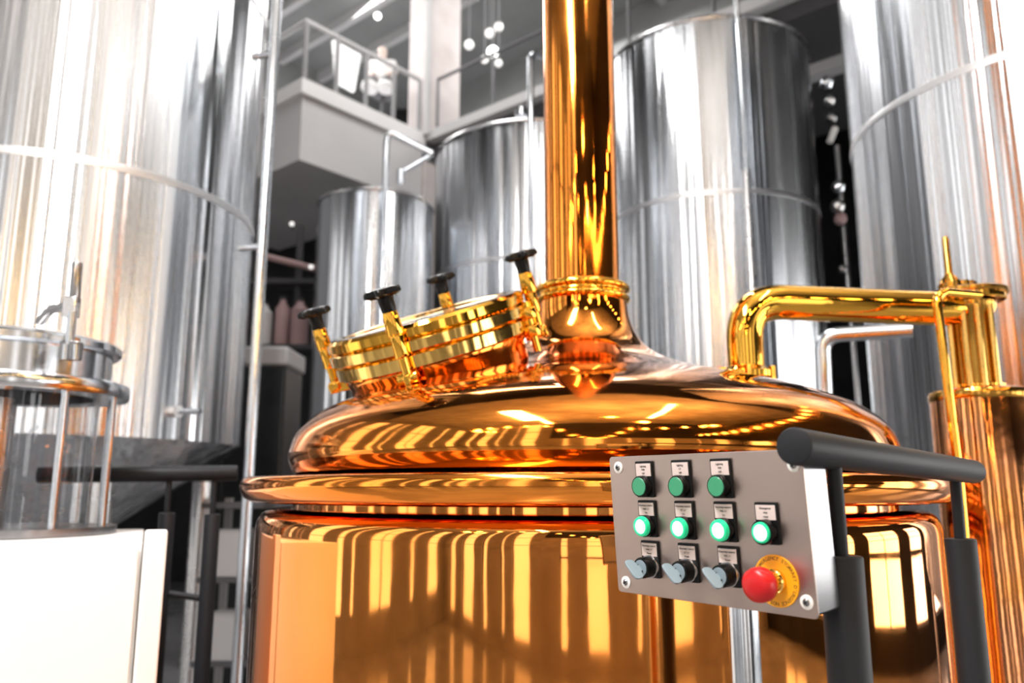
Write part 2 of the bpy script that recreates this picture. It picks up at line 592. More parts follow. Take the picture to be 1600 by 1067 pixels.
def person():
    Y = 11.6
    base = at(598, 178, Y)
    t = thing('person', 'person in a white top seated at the gallery edge beside the column', 'person', base)
    s = Y / FPX * 1.02

    def P(dx, py, dy=0.0):
        return at(598 + dx, py, Y) + Vector((0, dy, 0))
    pts = [(P(0, 134), .10), (P(0, 122), .125), (P(0, 108), .15), (P(0, 99), .11), (P(0, 94), .05), (P(0, 88), .065), (P(0, 80), .09), (P(0, 74), .065),
           (P(-15, 101), .07), (P(-19, 116), .055), (P(-10, 127, -.22), .042), (P(15, 101), .07), (P(19, 116), .055), (P(10, 127, -.22), .042),
           (P(-9, 139), .085), (P(-11, 143, -.38), .07), (P(-11, 158, -.40), .05), (P(-12, 161, -.52), .045),
           (P(9, 139), .085), (P(11, 143, -.38), .07), (P(11, 158, -.40), .05), (P(12, 161, -.52), .045)]
    ed = [(0, 1), (1, 2), (2, 3), (3, 4), (4, 5), (5, 6), (6, 7), (3, 8), (8, 9), (9, 10), (3, 11), (11, 12), (12, 13), (0, 14), (14, 15), (15, 16), (16, 17), (0, 18), (18, 19), (19, 20), (20, 21)]

    def skin(name, idx, grow, material):
        m_ = {j: i for i, j in enumerate(idx)}
        me = bpy.data.meshes.new(name)
        me.from_pydata([pts[j][0] - base for j in idx], [(m_[a], m_[b]) for a, b in ed if a in m_ and b in m_], [])
        o = bpy.data.objects.new(name, me)
        COL.objects.link(o)
        o.parent = t
        sk = o.modifiers.new('skin', 'SKIN')
        sk.use_smooth_shade = True
        for j in idx:
            r = pts[j][1] + grow
            me.skin_vertices[0].data[m_[j]].radius = (r, r)
        me.skin_vertices[0].data[0].use_root = True
        su = o.modifiers.new('sub', 'SUBSURF')
        su.levels = su.render_levels = 2
        me.materials.append(M[material])
    skin('body', list(range(22)), 0, 'skin')
    skin('white_top', [0, 1, 2, 3, 8, 9, 11, 12], .018, 'shirt')
    skin('trousers', [0, 14, 15, 16, 18, 19, 20], .014, 'trousers')
    for sx in (-1, 1):
        MB().lathe([(0, -.05), (.10, -.05), (.12, -.01), (.10, .05), (.05, .075), (0, .08)], frame(P(sx * 12, 160, -.48), (0, 0, 1)) @ Matrix.Diagonal((1.1, 1.5, 1, 1)), 16).build('shoe', 'shirt', t)
    return t


person()
st = thing('stool', 'dark stool under the person in the white top', 'stool', at(598, 176, 11.7))
MB().cyl(at(598, 151, 11.75), at(598, 147, 11.75), .16, n=20).build('seat', 'rail_grey', st)
MB().cyl(Vector((at(598, 147, 11.75).x, 11.75, ZG)), at(598, 147, 11.75), .03, n=10).build('stem', 'rail_grey', st)
for i, (px, py, Y, r, mt) in enumerate([(590, 25, 10.9, .05, 'bulb'), (733, 70, 11.4, .075, 'frosted_globe'), (770, 81, 11.0, .085, 'bulb'), (765, 52, 11.6, .075, 'frosted_globe'), (779, 42, 11.3, .07, 'frosted_globe'), (757, 93, 11.2, .06, 'frosted_globe'), (779, 99, 10.8, .055, 'frosted_globe')]):
    lab = ['small bright round lamp under the left gallery ceiling', 'pale globe lamp nearest the column on the right gallery', 'brightest globe lamp of the cluster on the right gallery',
           'pale globe lamp above the brightest one of the right gallery', 'uppermost pale globe lamp on the right gallery', 'dim globe lamp left below the brightest one', 'lowest dim globe lamp of the right gallery cluster'][i]
    p = at(px, py, Y)
    t = thing('globe_lamp', lab, 'lamp', p, 'lamps of the upper gallery')
    MB().lathe([(0, -r), (r * .5, -r * .87), (r * .87, -r * .5), (r, 0), (r * .87, r * .5), (r * .5, r * .87), (0, r)], Matrix.Translation(p), 20).build('globe', mt, t)
    MB().cyl(p + Vector((0, 0, r)), Vector((p.x, p.y, ZG + 2.9)), .008, n=6).build('cord', 'rail_grey', t)


# ================================================================== STEEL TANKS
def seam(mb, R, z, h=.022):
    mb.lathe([(R - .004, z - h), (R + .003, z - h), (R + .005, z), (R + .003, z + h), (R - .004, z + h)], None, 96, close=True)


def tank(name, label, c, R, z0, z1, material, seams, cone=False, vert=(), group='brushed steel tanks'):
    t = thing(name, label, 'tank', (c[0], c[1], 0), group)
    mx = Matrix.Translation((c[0], c[1], 0))
    rb = .05
    prof = []
    if cone:
        prof += [(0, z0 - R * .62), (.12, z0 - R * .62), (R - .03, z0 - .02), (R, z0)]
    else:
        prof += [(0, z0 - .15), (R * .6, z0 - .1), (R - .06, z0 - .02), (R, z0 + .06)]
    prof += [(R, z1 - rb * .2), (R - .004, z1)]
    MB().lathe(prof, mx, 128).build('shell', material, t)
    MB().lathe([(R + .006, z1 - .035), (R + .014, z1 - .02), (R + .006, z1 - .004), (R - .06, z1 + .012), (R * .5, z1 + .1), (0, z1 + .14)], mx, 96).build('top_head', 'steel_satin', t)
    for z in seams:
        m = MB()
        m.lathe([(R - .004, z - .02), (R + .003, z - .02), (R + .006, z), (R + .003, z + .02), (R - .004, z + .02)], mx, 128, close=True)
        m.build('seam', 'weld', t)
    for k in range(4):
        a = PI / 4 + k * PI / 2
        zt = z0 - .02 if not cone else z0
        p = Vector((c[0] + (R - .12) * math.cos(a), c[1] + (R - .12) * math.sin(a), 0))
        MB().cyl(p, p + Vector((0, 0, zt - (.2 if cone else 0))), .06, n=16).build('leg', 'steel_satin', t)
    return t


LT = (-2.62, 4.55)
t = tank('fermentation_tank', 'big brushed steel tank at the left, its cone bottom above the black rail', LT, 1.03, 2.0, 6.3, 'tank_steel', (3.33, 4.72), True)
# standpipe clamped along its right-hand side
pp = [at(437, 0, 4.2), at(405, 420, 4.2), at(387, 690, 4.2)]
px_, py_ = at(412, 350, 4.2).x, 4.2
MB().cyl((px_, py_, .02), (px_, py_, 6.2), .028, n=20).build('standpipe', 'steel', t)
for zc in (at(410, 84, 4.2).z, at(385, 385, 4.2).z):
    d = Vector((LT[0] - px_, LT[1] - py_, 0)).normalized()
    MB().cyl((px_, py_, zc), Vector((px_, py_, zc)) + d * .14, .018, n=12).build('pipe_clamp', 'steel', t)
# small sampling cock low on the shell
a = at(318, 640, 3.95)
dr = Vector((a.x - LT[0], a.y - LT[1], 0)).normalized()
s0 = Vector((LT[0], LT[1], a.z)) + dr * .98
v = MB().cyl(s0, s0 + dr * .09, .03, n=16).build('sample_valve', 'steel_satin', t)
MB().cyl(s0 + dr * .07, s0 + dr * .07 + Vector((.13, -.02, .0)), .016, n=12).build('spout', 'steel', v)
MB().cyl(s0 + dr * .0, s0 + dr * .012, .055, n=20).build('rosette', 'steel_satin', v)

t = tank('storage_tank', 'brushed steel tank leftmost of the three behind the copper kettle', (-1.345, 7.55), .562, 1.1, 4.50, 'tank_steel_far', ())
fp = at(605, 205, 6.9)
fq = at(600, 300, 6.9)
MB().tube(bend([(fp.x, 6.88, 1.3), (fp.x, 6.88, fp.z), at(676, 240, 6.95)], .08), .028, 14).build('fill_pipe', 'steel', t)
MB().cyl(at(626, 286, 7.1), at(626, 266, 7.1), .035, n=14).build('fitting', 'steel', t)
MB().cyl(at(626, 272, 7.1), at(676, 242, 7.3), .02, n=12).build('strut', 'steel', t)

t = tank('storage_tank', 'brushed steel tank in the middle of the three, half hidden by the copper chimney', (.242, 8.4), 1.085, 1.1, 5.34, 'tank_steel_far', (3.93,))
fp = at(829, 84, 7.25)
MB().tube(bend([(fp.x, 7.25, 1.3), (fp.x, 7.25, fp.z), (fp.x + .36, 7.4, fp.z)], .07), .031, 14).build('fill_pipe', 'steel', t)
MB().cyl(at(814, 182, 7.4), at(814, 170, 7.4), .06, n=14).build('fitting', 'steel', t)

t = tank('storage_tank', 'tall brushed steel tank right of the copper chimney, its whole rim in view', (1.76, 6.75), .895, 1.1, 5.52, 'tank_steel_far', (4.02,))
px0 = at(1163, 200, 5.80)
MB().cyl((px0.x, 5.82, at(1175, 268, 5.82).z), (px0.x, 5.82, 7.5), .020, n=12).build('vent_pipe', 'steel', t)
MB().cyl((px0.x, 5.83, 1.3), (px0.x, 5.83, at(1175, 268, 5.82).z + .02), .028, n=12).build('drain_pipe', 'steel_satin', t)

t = tank('fermentation_tank', 'big brushed steel tank at the right edge, behind the brass pipe', (2.86, 3.92), 1.0, 1.3, 6.3, 'tank_steel', (3.62,))

# ------------------------------------------------------------------ dark bay between the left tank and the small tank
bn = thing('storage_bin', 'black bin with a grey lid between left tank and smaller steel tank', 'bin', (-1.96, 6.2, 0))
c0 = Vector((-1.92, 6.2, 0))
zt = at(436, 572, 6.0).z
MB().box((c0.x, c0.y, zt / 2), (.44, .5, zt)).build('bin_body', 'black_satin', bn, .02)
zl = at(436, 543, 6.0).z
MB().box((c0.x, c0.y, (zt + zl) / 2), (.47, .53, zl - zt)).build('lid', 'grey_plastic', bn, .02)
rk = thing('pipe_rack', 'dark pipe rack with a pinkish pipe above the black bin', 'rack', (-2.7, 8.5, 0))
for x in (-3.3, -2.80, -2.34):
    MB().box((x, 8.5, 2.31), (.06, .06, 4.62)).build('upright', 'dark_grey', rk)
MB().cyl(at(405, 398, 8.4), at(500, 422, 8.4), .035, n=12).build('pipe', 'pink_grey', rk)
MB().box((-2.7, 8.5, at(440, 440, 8.4).z), (1.4, .3, .05)).build('shelf', 'dark_grey', rk)
zs = at(440, 545, 8.4).z
MB().box((-2.7, 8.5, zs), (1.4, .5, .05)).build('shelf', 'dark_grey', rk)
for i, (px, py, wd, ht, mt, lab) in enumerate([(416, 480, .17, .44, 'pale_grey', 'pale grey canister leftmost on the dark pipe rack'), (443, 500, .15, .50, 'pink_grey', 'dull pink canister in the middle of the dark pipe rack'), (470, 500, .19, .48, 'pink_grey', 'dull pink canister rightmost on the dark pipe rack')]):
    p = at(px, py, 8.4)
    tt = thing('canister', lab, 'canister', (p.x, 8.355, zs + .026), 'canisters on the pipe rack')
    MB().lathe([(0, 0), (wd / 2, 0), (wd / 2, ht * .8), (wd * .25, ht * .92), (wd * .2, ht), (0, ht)], Matrix.Translation((p.x, 8.355, zs + .026)), 20).build('can_body', mt, tt)
    MB().cyl((p.x, 8.355, zs + .026 + ht), (p.x, 8.355, zs + .06 + ht), wd * .22, n=14).build('cap', 'dark_grey', tt)
for (px, py) in ((456, 350), (486, 417)):
    p = at(px, py, 8.36 if px > 470 else 8.45)
    tt = thing('indicator_lamp', ['small bright lamp in the dark above the pipe rack', 'small bright lamp at the right end of the pinkish pipe'][px > 470], 'lamp', p)
    MB().lathe([(0, -.025), (.02, -.018), (.028, 0), (.02, .018), (0, .025)], Matrix.Translation(p), 14).build('lens', 'frosted_globe', tt)
    MB().cyl(p, p + Vector((0, .06, -.01 if px > 470 else -.04)), .012, n=8).build('bracket', 'dark_grey', tt)

# valve manifold in the dark gap right of the tall tank
vm = thing('valve_manifold', 'steel pipes and valve handles in the dark gap left of the right tank', 'pipework', (3.15, 7.0, 0))
p0 = at(1306, 330, 7.0)
MB().cyl((p0.x + .06, 7.0, 0), (p0.x + .06, 7.0, 4.9), .03, n=12).build('riser', 'steel_dark', vm)
for (px, py, r, mt) in ((1292, 131, .07, 'steel'), (1297, 158, .05, 'steel_satin'), (1300, 185, .05, 'steel_dark'), (1310, 292, .06, 'steel'), (1309, 322, .06, 'steel_satin'), (1313, 342, .055, 'pink_grey'), (1316, 420, .04, 'steel_dark')):
    p = at(px, py, 6.95)
    MB().lathe([(0, -r), (r * .7, -r * .8), (r, -r * .2), (r, r * .4), (r * .5, r), (0, r)], frame(p, (0.3, -1, .3)), 16).build('valve', mt, vm)
MB().cyl(at(1296, 222, 6.9), at(1305, 200, 6.9), .03, n=10).build('lever', 'washer_white', vm)

# ================================================================== COPPER KETTLE
KX, KY = .208, 2.30
KM = Matrix.Translation((KX, KY, 0))
E0 = 1.75
k = thing('copper_kettle', 'large polished copper brewing kettle with a tall chimney and flared rim', 'kettle', (KX, KY, 0))


def smoothp(pr, n=6):
    out = []
    P_ = [pr[0]] + list(pr) + [pr[-1]]
    for i in range(1, len(P_) - 2):
        a, b, c, d = P_[i - 1], P_[i], P_[i + 1], P_[i + 2]
        for j in range(n):
            t = j / n
            out.append(tuple(.5 * (2 * b[q] + (c[q] - a[q]) * t + (2 * a[q] - 5 * b[q] + 4 * c[q] - d[q]) * t * t + (3 * b[q] - a[q] - 3 * c[q] + d[q]) * t ** 3) for q in (0, 1)))
    out.append(pr[-1])
    return out


sh = smoothp([(.80, -.045), (.835, -.045), (.862, -.052), (.878, -.067), (.885, -.09), (.886, -.13)])
MB().lathe([(0, .10), (.886, .10)] + [(.886, E0 - 1.2), (.886, E0 - .6), (.886, E0 - .3)] + [(r, E0 + z) for r, z in reversed(sh)] + [(.80, E0 - .03)], KM, 192).build('body', 'copper_wall', k)
for q in range(4):
    aa = PI / 4 + q * PI / 2
    MB().cyl((KX + .7 * math.cos(aa), KY + .7 * math.sin(aa), 0), (KX + .7 * math.cos(aa), KY + .7 * math.sin(aa), .12), .06, n=16).build('foot', 'steel', k)
# flared rim: a thick lip curving out
rimp = smoothp([(.80, -.032), (.86, -.032), (.905, -.027), (.922, -.012), (.929, .006), (.926, .022), (.915, .030), (.88, .030), (.80, .036)])
MB().lathe([(r, E0 + z) for r, z in rimp], KM, 192).build('rim', 'copper', k)
dome = smoothp([(.785, .030), (.803, .048), (.814, .075), (.814, .10), (.80, .14), (.77, .175), (.72, .21), (.62, .25), (.50, .285), (.38, .315), (.28, .348), (.20, .39), (.158, .435), (.136, .49), (.129, .545)])
MB().lathe([(r, E0 + z) for r, z in dome], KM, 192).build('dome', 'copper', k)
MB().lathe([(r, E0 + z) for r, z in smoothp([(.124, .535), (.134, .538), (.140, .548), (.134, .558), (.132, .566), (.140, .574), (.137, .586), (.122, .592), (.112, .596)])], KM, 96).build('neck_collar', 'brass', k)
MB().lathe([(.110, E0 + .59), (.110, E0 + 3.2), (.104, E0 + 3.2), (.104, E0 + .59)], KM, 96).build('chimney', 'copper', k)

# manhole on the left front of the dome
A = Vector((-.285, -.29, 1.0)).normalized()
mc = at(673, 528, 2.06)          # centre of the brass rings
xr = Vector((1, 0, 0))
MM = frame(mc, A, xr)
mh = MB().lathe([(.235, -.20), (.235, -.07), (.242, -.055), (.242, -.045), (.2, -.045)], MM, 96).build('manhole', 'copper', k)
MB().lathe([(r, z) for r, z in [(.20, -.045), (.252, -.045), (.258, -.040), (.258, -.012), (.252, -.007), (.20, -.007)]], MM, 96, close=True).build('lower_ring', 'brass_pale', mh)
MB().lathe([(r, z) for r, z in [(.20, -.006), (.260, -.006), (.265, -.001), (.265, .022), (.260, .026), (.20, .026)]], MM, 96, close=True).build('middle_ring', 'brass_pale', mh)
MB().lathe([(r, z) for r, z in [(.215, .027), (.258, .027), (.263, .033), (.263, .052), (.255, .060), (.225, .062), (.215, .057)]], MM, 96, close=True).build('lid_ring', 'brass', mh)
MB().lathe([(0, .045), (.218, .045), (.218, .056), (0, .056)], MM, 96).build('lid_glass', 'lid_glass', mh)


def star(n, r0, r1, m=4):
    out = []
    for q in range(n):
        for j in range(m * 2):
            t = (q + j / (m * 2)) / n
            rr = r0 + (r1 - r0) * (.5 + .5 * math.cos(2 * PI * (j / (m * 2))))
            out.append((rr * math.cos(2 * PI * t), rr * math.sin(2 * PI * t)))
    return out


# clamp bolts: positions given by where the bolt shaft crosses the lid ring
for (px, py, deg) in ((0, 0, 175), (0, 0, 262), (0, 0, 5), (0, 0, 82)):
    an = math.radians(deg)
    c = MM @ Vector((.283 * math.cos(an), .283 * math.sin(an), 0))
    u = (MM.to_3x3() @ Vector((math.cos(an), math.sin(an), 0))).normalized()
    tv = A.cross(u).normalized()
    bo = MB()
    bo.cyl(c - A * .055, c + A * .095, .0115, n=16)
    bo.cyl(c + A * .045, c + A * .100, .021, .018, n=20, bev=.003)
    bo.cyl(c - A * .008, c + A * .052, .017, n=20, bev=.002)
    bo.cyl(c - A * .058 - tv * .024, c - A * .058 + tv * .024, .015, n=16, bev=.002)
    bo.build('clamp_bolt', 'brass', mh)
    MB().box((0, 0, 0), (.06, .016, .03), frame(c - u * .012 - A * .062, A, u)).build('hinge_lug', 'brass', mh, .003)
    kb = MB().cyl(c + A * .098, c + A * .135, .0165, .019, n=24, bev=.002)
    kb.lathe([(0, 0), (.018, 0), (.022, .006), (.0, .018)], frame(c + A * .133, A), 24)
    fr_ = frame(c + A * .140, A, u)
    st5 = star(5, .026, .047, 5)
    n5 = len(st5)
    rings = [(.72, -.006), (1.0, .0), (1.0, .009), (.9, .014), (.45, .017)]
    vs = [fr_ @ Vector((x * s_, y * s_, z)) for s_, z in rings for x, y in st5]
    fs = [(i * n5 + j, i * n5 + (j + 1) % n5, (i + 1) * n5 + (j + 1) % n5, (i + 1) * n5 + j) for i in range(len(rings) - 1) for j in range(n5)]
    fs += [tuple(reversed(range(n5))), tuple(range((len(rings) - 1) * n5, len(rings) * n5))]
    kb.add(vs, fs)
    kb.build('star_knob', 'black_plastic', mh)
# hinge at the chimney side
hp = MM @ Vector((.262, -.06, -.03))
hg = MB()
for dz in (-.03, .015):
    hg.cyl(hp + A * dz, hp + A * (dz + .03), .024, n=20, bev=.003)
hg.cyl(hp - A * .07, hp + A * .06, .010, n=14)
hg.build('hinge', 'brass', mh)

# ================================================================== BRASS VAPOUR PIPE AND COPPER COLUMN
VX, VY = at(1528, 605, 2.38).x, 2.38
vtop = at(1528, 600, 2.25).z
cc = thing('copper_column', 'narrow copper vessel at the right edge, under the brass pipe end', 'vessel', (VX, VY, 0))
VM = Matrix.Translation((VX, VY, 0))
MB().lathe([(0, .02), (.134, .02), (.134, vtop - .02), (.130, vtop - .006), (.118, vtop), (0, vtop)], VM, 96).build('shell', 'copper_worn', cc)
MB().lathe([(.1345, vtop - .035), (.137, vtop - .03), (.137, vtop - .015), (.1335, vtop - .008), (.128, vtop - .008), (.128, vtop - .035)], VM, 96, close=True).build('top_band', 'brass_dark', cc)
MB().lathe([(.060, vtop), (.075, vtop), (.075, vtop + .012), (.062, vtop + .016)], VM, 48).build('neck_ring', 'brass', cc)

pt = thing('vapour_pipe', 'polished brass pipe bending from the kettle dome over to the copper vessel', 'pipe', at(1165, 585, 2.30))
r_p = .052
EY = 2.28
p_low = at(1167, 590, EY)
p_hor = at(1240, 470, EY)
zp = p_hor.z
pa = Vector((p_low.x, EY, p_low.z - .02))
p_end = Vector((VX, VY, at(1500, 482, 2.36).z))
pts = [pa, Vector((pa.x, EY, zp))]
path = bend([pa, Vector((pa.x, EY, zp)), p_end], .14, 16)
MB().tube(path, r_p, 40).build('elbow_pipe', 'brass', pt)
fl = MB()
fl.lathe([(r_p, .012), (.066, .012), (.078, .018), (.078, .034), (.066, .040), (.060, .048), (r_p, .052)], Matrix.Translation(pa), 48)
fl.build('flange_collar', 'brass', pt)
for q in range(6):
    aa = q * PI / 3 + .3
    c = pa + Vector((.078 * math.cos(aa), .078 * math.sin(aa), .022))
    MB().cyl(c - Vector((0, 0, .02)), c + Vector((0, 0, .024)), .010, n=6).build('flange_bolt', 'brass', pt)
z_pl = at(1512, 458, 2.38).z
# downcomer from the flange plate into the column
MB().lathe([(.062, vtop + .002), (.062, z_pl - .075), (.074, z_pl - .055), (.074, z_pl - .035), (.05, z_pl - .03), (.05, z_pl - .01)], VM, 64).build('downcomer', 'brass_dark', pt)
for (dx, dy) in ((-.050, -.050), (-.018, -.068), (.02, -.068), (-.07, -.01)):
    MB().cyl((VX + dx, VY + dy, vtop + .004), (VX + dx, VY + dy, z_pl - .05), .009, n=14).build('tie_rod', 'brass_pale', pt)
MB().lathe([(0, z_pl - .012), (.104, z_pl - .012), (.110, z_pl - .007), (.110, z_pl + .002), (.104, z_pl + .006), (0, z_pl + .006)], VM, 64).build('flange_plate', 'brass_dark', pt)
MB().lathe([(.05, z_pl - .030), (.096, z_pl - .030), (.100, z_pl - .026), (.100, z_pl - .013), (.05, z_pl - .013)], VM, 64, close=True).build('counter_flange', 'brass', pt)
MB().prism(star(12, .046, .053, 2), z_pl + .006, z_pl + .030, VM @ Matrix.Translation((-.03, 0, 0))).build('bonnet_nut', 'brass_dark', pt)
MB().lathe([(0, z_pl + .03), (.03, z_pl + .03), (.026, z_pl + .042), (.014, z_pl + .056), (.011, z_pl + .066), (.010, z_pl + .172), (.007, z_pl + .180), (0, z_pl + .180)], VM @ Matrix.Translation((-.052, 0, 0)), 24).build('valve_stem', 'brass_dark', pt)
for aa in (-.6, -1.6, -2.5):
    c = Vector((VX + .088 * math.cos(aa), VY + .088 * math.sin(aa), z_pl - .012))
    MB().cyl(c - Vector((0, 0, .018)), c, .014, n=6).build('plate_bolt', 'brass', pt)

bp = thing('breather_pipe', 'thin brass pipe bent over the plate and running down the copper vessel', 'pipe', at(1486, 710, 2.2))
b0 = at(1520, 462, 2.27)
b1 = at(1462, 455, 2.18)
b2 = at(1497, 735, 2.17)
MB().tube(bend([at(1530, 461, 2.24), b1, b2, Vector((b2.x + .005, b2.y + .03, .6))], .045, 10), .0125, 18).build('bent_tube', 'brass', bp)
tag_ = MB().cyl(b2 + Vector((0, 0, -.02)), b2 + Vector((.02, .06, -.02)), .009, n=10).build('clip', 'brass_dark', bp)

sp = thing('steel_elbow_pipe', 'short silver elbow pipe behind the kettle, under the brass pipe', 'pipe', at(1290, 640, 3.1))
MB().tube(bend([at(1292, 690, 3.1), at(1284, 524, 3.1), at(1426, 515, 2.95)], .075, 10), .031, 28).build('elbow', 'steel', sp)
MB().lathe([(.031, -.02), (.045, -.02), (.045, .012), (.031, .012)], Matrix.Translation(at(1291, 640, 3.1)), 32).build('union', 'steel_satin', sp)
MB().cyl(at(1292, 690, 3.1), Vector((at(1292, 690, 3.1).x, 3.1, 0.0)), .031, n=24).build('riser', 'steel', sp)

# ================================================================== CONTROL PANEL
PC = Vector((0.24502347, 1.07, 1.75 - 0.04876139))
ph = Vector((0.60633485, -0.79520748, -0.0017657)).normalized()
pn = Vector((-0.79340797, -0.60481039, -0.06861625)).normalized()
pv = pn.cross(ph).normalized()
PM = Matrix(((ph.x, pv.x, pn.x, PC.x), (ph.y, pv.y, pn.y, PC.y), (ph.z, pv.z, pn.z, PC.z), (0, 0, 0, 1)))
PW, PH = .3190, .1922
cp = thing('control_panel', 'brushed steel control panel with green buttons, key switches and a red stop button', 'control panel', (PC.x + .05, PC.y + .05, 0))


def loc(u, v_, w_=0):
    return PM @ Matrix.Translation((u / 1000, v_ / 1000, w_ / 1000))


def rrect(wd, ht, r, n=5):
    o = []
    for cx, cy, a0 in ((wd / 2 - r, ht / 2 - r, 0), (-wd / 2 + r, ht / 2 - r, PI / 2), (-wd / 2 + r, -ht / 2 + r, PI), (wd / 2 - r, -ht / 2 + r, 1.5 * PI)):
        o += [(cx + r * math.cos(a0 + PI / 2 * j / n), cy + r * math.sin(a0 + PI / 2 * j / n)) for j in range(n + 1)]
    return o


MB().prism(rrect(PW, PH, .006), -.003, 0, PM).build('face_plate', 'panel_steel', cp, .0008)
MB().prism(rrect(PW - .004, PH - .004, .006), -.050, -.003, PM).build('housing', 'steel_dark', cp, .001)
for (u, v_) in ((-141, 80.5), (-142, -81.5), (147, -78), (148, 78)):
    ws = MB().lathe([(.0035, 0), (.0085, 0), (.0085, .0012), (.0075, .0018), (.0035, .0018)], loc(u, v_), 28).build('screw_washer', 'washer_white', cp)
    MB().lathe([(0, 0), (.0046, 0), (.0046, .0022), (.0036, .0034), (.0019, .0036), (.0017, .0020), (0, .0020)], loc(u, v_), 20).build('screw', 'steel_dark', ws)
    for aa in (.5, .5 + PI / 2):
        MB().box((0, 0, .0036), (.0062, .0010, .0004), loc(u, v_) @ Matrix.Rotation(aa, 4, 'Z')).build('screw_slot', 'ink', ws)


def label(parent, u, v_, lines):
    MB().prism(rrect(.0315, .050, .0015, 2), 0, .0035, loc(u, v_ - 13)).build('label_holder', 'black_satin', parent, .0006)
    MB().box((0, 0, .0037), (.0275, .0175, .0012), loc(u, v_)).build('label_card', 'label_card', parent)
    text_mesh(lines, .0037, loc(u, v_, 4.55), 'lettering', 'ink', parent, 1.35)


ROW = {0: 54.0, 1: 0.0, 2: -55.0}
COLS = [-89.0, -22.0, 43.5, 105.5]
code = ['WM', 'LT', 'WB']
labs = ['leftmost', 'middle', 'rightmost']
for ci in range(3):
    u, v_ = COLS[ci], ROW[0]
    b = MB().lathe([(0, 0), (.0145, 0), (.0148, .001), (.0148, .0095), (.0138, .0115), (.0128, .0118), (.0126, .0095), (0, .0095)], loc(u, v_, 3.5), 40).build('push_button', 'black_plastic', cp)
    b['label'] = 'unlit green push button, %s in the top row' % labs[ci]
    MB().lathe([(0, .004), (.0124, .004), (.0124, .0118), (.0118, .0124), (0, .0124)], loc(u, v_, 3.5), 40).build('button_cap', 'green_cap', b)
    label(b, u, v_ + 22.5, [('Lighting', 1.0), (code[ci], .95), ('Off', .95)])
for ci in range(4):
    u, v_ = COLS[ci], ROW[1]
    pale = ci == 3
    b = MB().lathe([(0, 0), (.0145, 0), (.0148, .001), (.0148, .0085 if not pale else .012), (.0136, .0095 if not pale else .0128), (0, .0095)], loc(u, v_, 3.5), 40).build('push_button', 'black_plastic', cp)
    b['label'] = 'glowing green button, %s in the middle row' % (labs + ['set apart at the right'])[ci]
    MB().lathe([(.0094, .006), (.0136 if not pale else .0128, .008), (.0138 if not pale else .0126, .0125), (.0128 if not pale else .012, .0150), (.0098, .0158), (.0092, .0135)], loc(u, v_, 3.5), 48).build('lens_ring', 'green_lens', b)
    MB().lathe([(0, .006), (.0096, .006), (.0096, .0140), (.0085, .0154), (.005, .0161), (0, .0163)], loc(u, v_, 3.5), 40).build('lit_lens', 'lamp_glow' if not pale else 'lamp_glow', b)
    if pale:
        label(b, u, v_ + 22.5, [('Emergency', 1.0), ('stop', .95), ('reset', .95)])
    else:
        label(b, u, v_ + 22.5, [('Doorway control', .95), (code[ci] + ' 1-1', .9), ('On', .9)])
for ci in range(3):
    u, v_ = COLS[ci], ROW[2]
    b = MB().lathe([(0, .004), (.0142, .004), (.0142, .018), (.0134, .0200), (.0112, .0204), (.0110, .019), (0, .019)], loc(u, v_, 3.5), 40).build('key_switch', 'black_plastic', cp)
    b['label'] = 'black key switch with a grey key, %s in the bottom row' % labs[ci]
    MB().lathe([(.010, 0), (.0152, 0), (.0154, .001), (.0154, .0042), (.0150, .005), (.010, .005)], loc(u, v_, 3.5), 40).build('metal_ring', 'steel', b)
    MB().lathe([(0, .015), (.0109, .015), (.0109, .0202), (.0104, .0206), (0, .0206)], loc(u, v_, 3.5), 36).build('lock_face', 'key_plastic', b)
    kr = loc(u, v_, 3.5) @ Matrix.Rotation(math.radians(-48), 4, 'Z')
    # key blade slot and bow standing out of the lock
    MB().box((0, 0, .0209), (.0125, .0022, .0009), kr).build('key_slot', 'ink', b)
    bow = []
    for x, y in ((-.0040, 0), (.0040, 0), (.0050, .004), (.0125, .0055), (.0150, .009), (.0158, .016), (.0140, .0210), (.0090, .0225), (-.0090, .0225), (-.0140, .0210), (-.0158, .016), (-.0150, .009), (-.0125, .0055), (-.0050, .004)):
        bow.append((x, y))
    kx = kr @ Matrix.Translation((0, 0, .019)) @ Matrix.Rotation(PI / 2, 4, 'X')
    MB().prism(bow, -.0013, .0013, kx).build('key', 'key_plastic', b, .0006)
    label(b, u, v_ + 22.5, [('Doorway control', .95), (code[ci] + ' 1-1', .9), ('Reset', .95)])

# emergency stop
eu, ev = 109.0, -57.5
es = MB().lathe([(0, .012), (.010, .012), (.0125, .018), (.0150, .022), (.0188, .0245), (.0200, .028), (.0200, .036), (.0188, .0415), (.0150, .0450), (.008, .0468), (0, .0472)], loc(eu, ev), 56).build('emergency_stop_button', 'red_plastic', cp)
es['label'] = 'red mushroom emergency stop button on a yellow disc'
MB().lathe([(0, 0), (.0305, 0), (.0308, .0006), (.0305, .0016), (0, .0016)], loc(eu, ev), 64).build('warning_disc', 'yellow_plastic', es)
MB().lathe([(.0098, .0016), (.0142, .0016), (.0142, .007), (.0125, .0085), (.0105, .0085), (.0105, .016), (.0098, .016)], loc(eu, ev), 40).build('collar', 'brass_pale', es)


